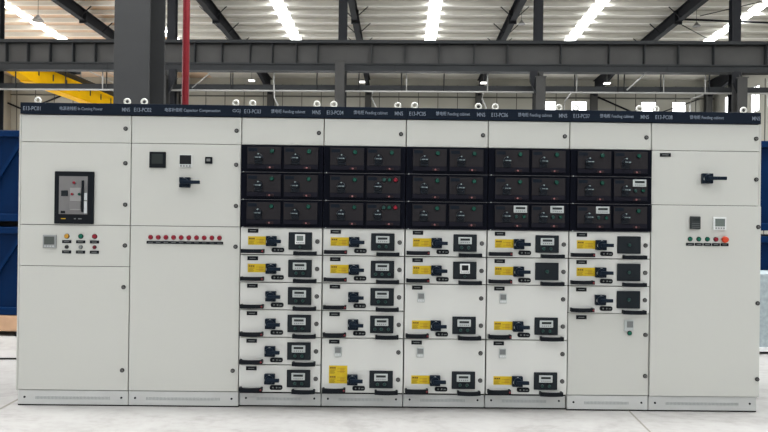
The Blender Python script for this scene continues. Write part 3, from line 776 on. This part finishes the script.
# bracing rods
def rod(p, q, lab, r=.02, name='bracing_rod', m_='raft', grp=None):
    p, q = Vector(p), Vector(q); b = MB(); b.cone((0, 0, 0), q - p, r, seg=8)
    return hall(name, b.mesh(name, m_), *p, label=lab, cat='brace', **({'group': grp} if grp else {}))
def onroof(px, py, drop=.26):
    d = ray(px, py); z0 = zroof(0) - drop       # z = z0 - .05*b
    t = (z0 - CZ) / (d.z + .05 * d.y); return (d.x * t, d.y * t, CZ + d.z * t)
rod(onroof(675, 19, .4), onroof(775, 23, .4), 'dark horizontal strut between the right rafters', .05)
rod(onroof(682, 25), onroof(708, 39), 'thin rod slanting down right of the small pendant lamp at right')
rod(onroof(700, 16), onroof(768, 0), 'thin rod slanting up toward the top right corner')
rod((*at(598, 97, 36.2)[:1], 36.2, at(598, 97, 36.2)[1]), (at(634, 113, 36.2)[0], 36.2, at(634, 113, 36.2)[1]), 'dark brace slanting down left of the third bright window', .06)
rod((at(662, 112, 36.2)[0], 36.2, at(662, 112, 36.2)[1]), (at(700, 99, 36.2)[0], 36.2, at(700, 99, 36.2)[1]), 'dark brace slanting up across the fourth bright window', .035)
rod((at(8, 103, 36.2)[0], 36.2, at(8, 103, 36.2)[1]), (at(24, 110, 36.2)[0], 36.2, at(24, 110, 36.2)[1]), 'dark brace slanting down at the far left behind the first lifting eye', .06)
rod((at(36, 106, 36.2)[0], 36.2, at(36, 106, 36.2)[1]), (at(68, 93, 36.2)[0], 36.2, at(68, 93, 36.2)[1]), 'dark brace slanting up under the yellow crane bridge', .06)

# ------------------------------------------------------------------ goods standing behind the row
def blue_crate(a0, a1, b0, z0, z1, lab, flip=1):
    t = hall('steel_crate', None, (a0 + a1) / 2, b0, z0, label=lab, cat='crate', group='stacked blue steel crates')
    w = (a1 - a0) / 2; h = z1 - z0; dp = 1.1
    b = MB(); b.box(-w + .03, w - .03, .03, dp - .03, .03, h - .03); link('body', b.mesh('crate_body', 'blue'), t)
    for zz in ((0, .085), (h - .075, h)):
        b = MB(); b.box(-w, w, 0, dp, zz[0], zz[1], .008); link('rail', b.mesh('crate_rail', 'blued'), t)
    for xx in (-w, w - .06):
        b = MB(); b.box(xx, xx + .06, 0.004, dp - .004, .085, h - .075); link('post', b.mesh('crate_post', 'blued'), t)
    for x0, x1 in ((.295 - .53, .295), (.295 - .53, .295 - 1.06 + .16)) if w < .7 else ((-w + .2, -.3), (.3, w - .2)):
        b = MB(); b.bar((x0, .018, .09), (x1, .018, h - .09), .02, .04); link('diagonal_brace', b.mesh('crate_diagonal', 'blued'), t)
    return t
def skid(a0, a1, b0, lab):
    t = hall('wooden_skid', None, (a0 + a1) / 2, b0, 0, label=lab, cat='pallet'); w = (a1 - a0) / 2
    b = MB(); b.box(-w, w, 0, 1.1, .055, .235, .012); link('deck', b.mesh('deck', 'wood'), t)
    for xx in (-w + .1, -.1, w - .3):
        b = MB(); b.box(xx, xx + .2, .02, 1.08, 0, .055); link('runner', b.mesh('runner', 'rubber'), t)
skid(-6.2, -4.05, 6.2, 'wooden skid under the blue crates at the left')
blue_crate(-5.2, -3.95, 6.2, .24, 1.235, 'dark blue steel crate at left, lower of the two, on the wooden skid')
blue_crate(-5.2, -3.95, 6.2, 1.30, 2.33, 'dark blue steel crate at left, stacked on top of the other')
blue_crate(3.6, 5.2, 6.55, .24, 1.235, 'dark blue steel crate at right edge, lower of the two, behind the grey crate')
blue_crate(3.6, 5.2, 6.55, 1.30, 2.33, 'dark blue steel crate at right edge, stacked on top of the other')
skid(3.6, 5.2, 6.55, 'wooden skid under the blue crates at the right')
for a0, a1, b0 in ((-5.2, -3.95, 6.2), (3.6, 5.2, 6.55)):
    for k in range(2):
        xx = a0 + .1 if k == 0 else a1 - .2
        b = MB(); b.box(0, .1, .1, 1.0, 0, .065)
        hall('spacer_block', b.mesh('spacer_block', 'rubber'), xx, b0, 1.235, label='black spacer between the two %s blue crates, %s side' % ('left' if a0 < 0 else 'right', 'outer' if (k == 0) == (a0 < 0) else 'inner'), cat='spacer')
t = hall('sheet_crate', None, 4.35, 6.05, 0, label='low pale blue-grey crate with a white bottom edge at the right edge', cat='crate')
b = MB(); b.box(-.75, .75, 0, .45, .07, .85, .01); link('body', b.mesh('sheet_body', 'crate'), t)
b = MB(); b.box(-.78, .78, -.02, .47, .03, .07); b.box(-.7, -.6, 0, .45, 0, .03); b.box(.6, .7, 0, .45, 0, .03); link('base_rail', b.mesh('base_rail', 'meterw'), t)
p0 = fpt(-10, 362.5); p1 = fpt(20, 360)
b = MB(); pts = []
for i in range(25):
    u = i / 24; pts.append((-5.3 + 1.9 * u - p1[0], (p0[1] + (p1[1] - p0[1]) * u) - p1[1] + .03 * math.sin(u * 9), .009))
b.tube(pts, .008); hall('floor_cable', b.mesh('floor_cable', 'rubber'), p1[0], p1[1], 0, label='thin black cable lying on the floor left of the row', cat='cable')

# ------------------------------------------------------------------ light
w = bpy.data.worlds.new('overcast_daylight'); SC.world = w; w.use_nodes = True
w.node_tree.nodes['Background'].inputs['Color'].default_value = (.93, .97, 1, 1)
w.node_tree.nodes['Background'].inputs['Strength'].default_value = .62

SC.view_settings.view_transform = 'Standard'; SC.view_settings.look = 'None'; SC.view_settings.gamma = 1
SC.view_settings.use_curve_mapping = False; SC.view_settings.exposure = 0.48
SC.cycles.use_denoising = True
SC.cycles.max_bounces = 8; SC.cycles.diffuse_bounces = 5; SC.cycles.sample_clamp_indirect = 3; SC.cycles.use_adaptive_sampling = False; SC.cycles.use_light_tree = False; SC.cycles.caustics_reflective = False; SC.cycles.caustics_refractive = False; SC.cycles.blur_glossy = 1.0
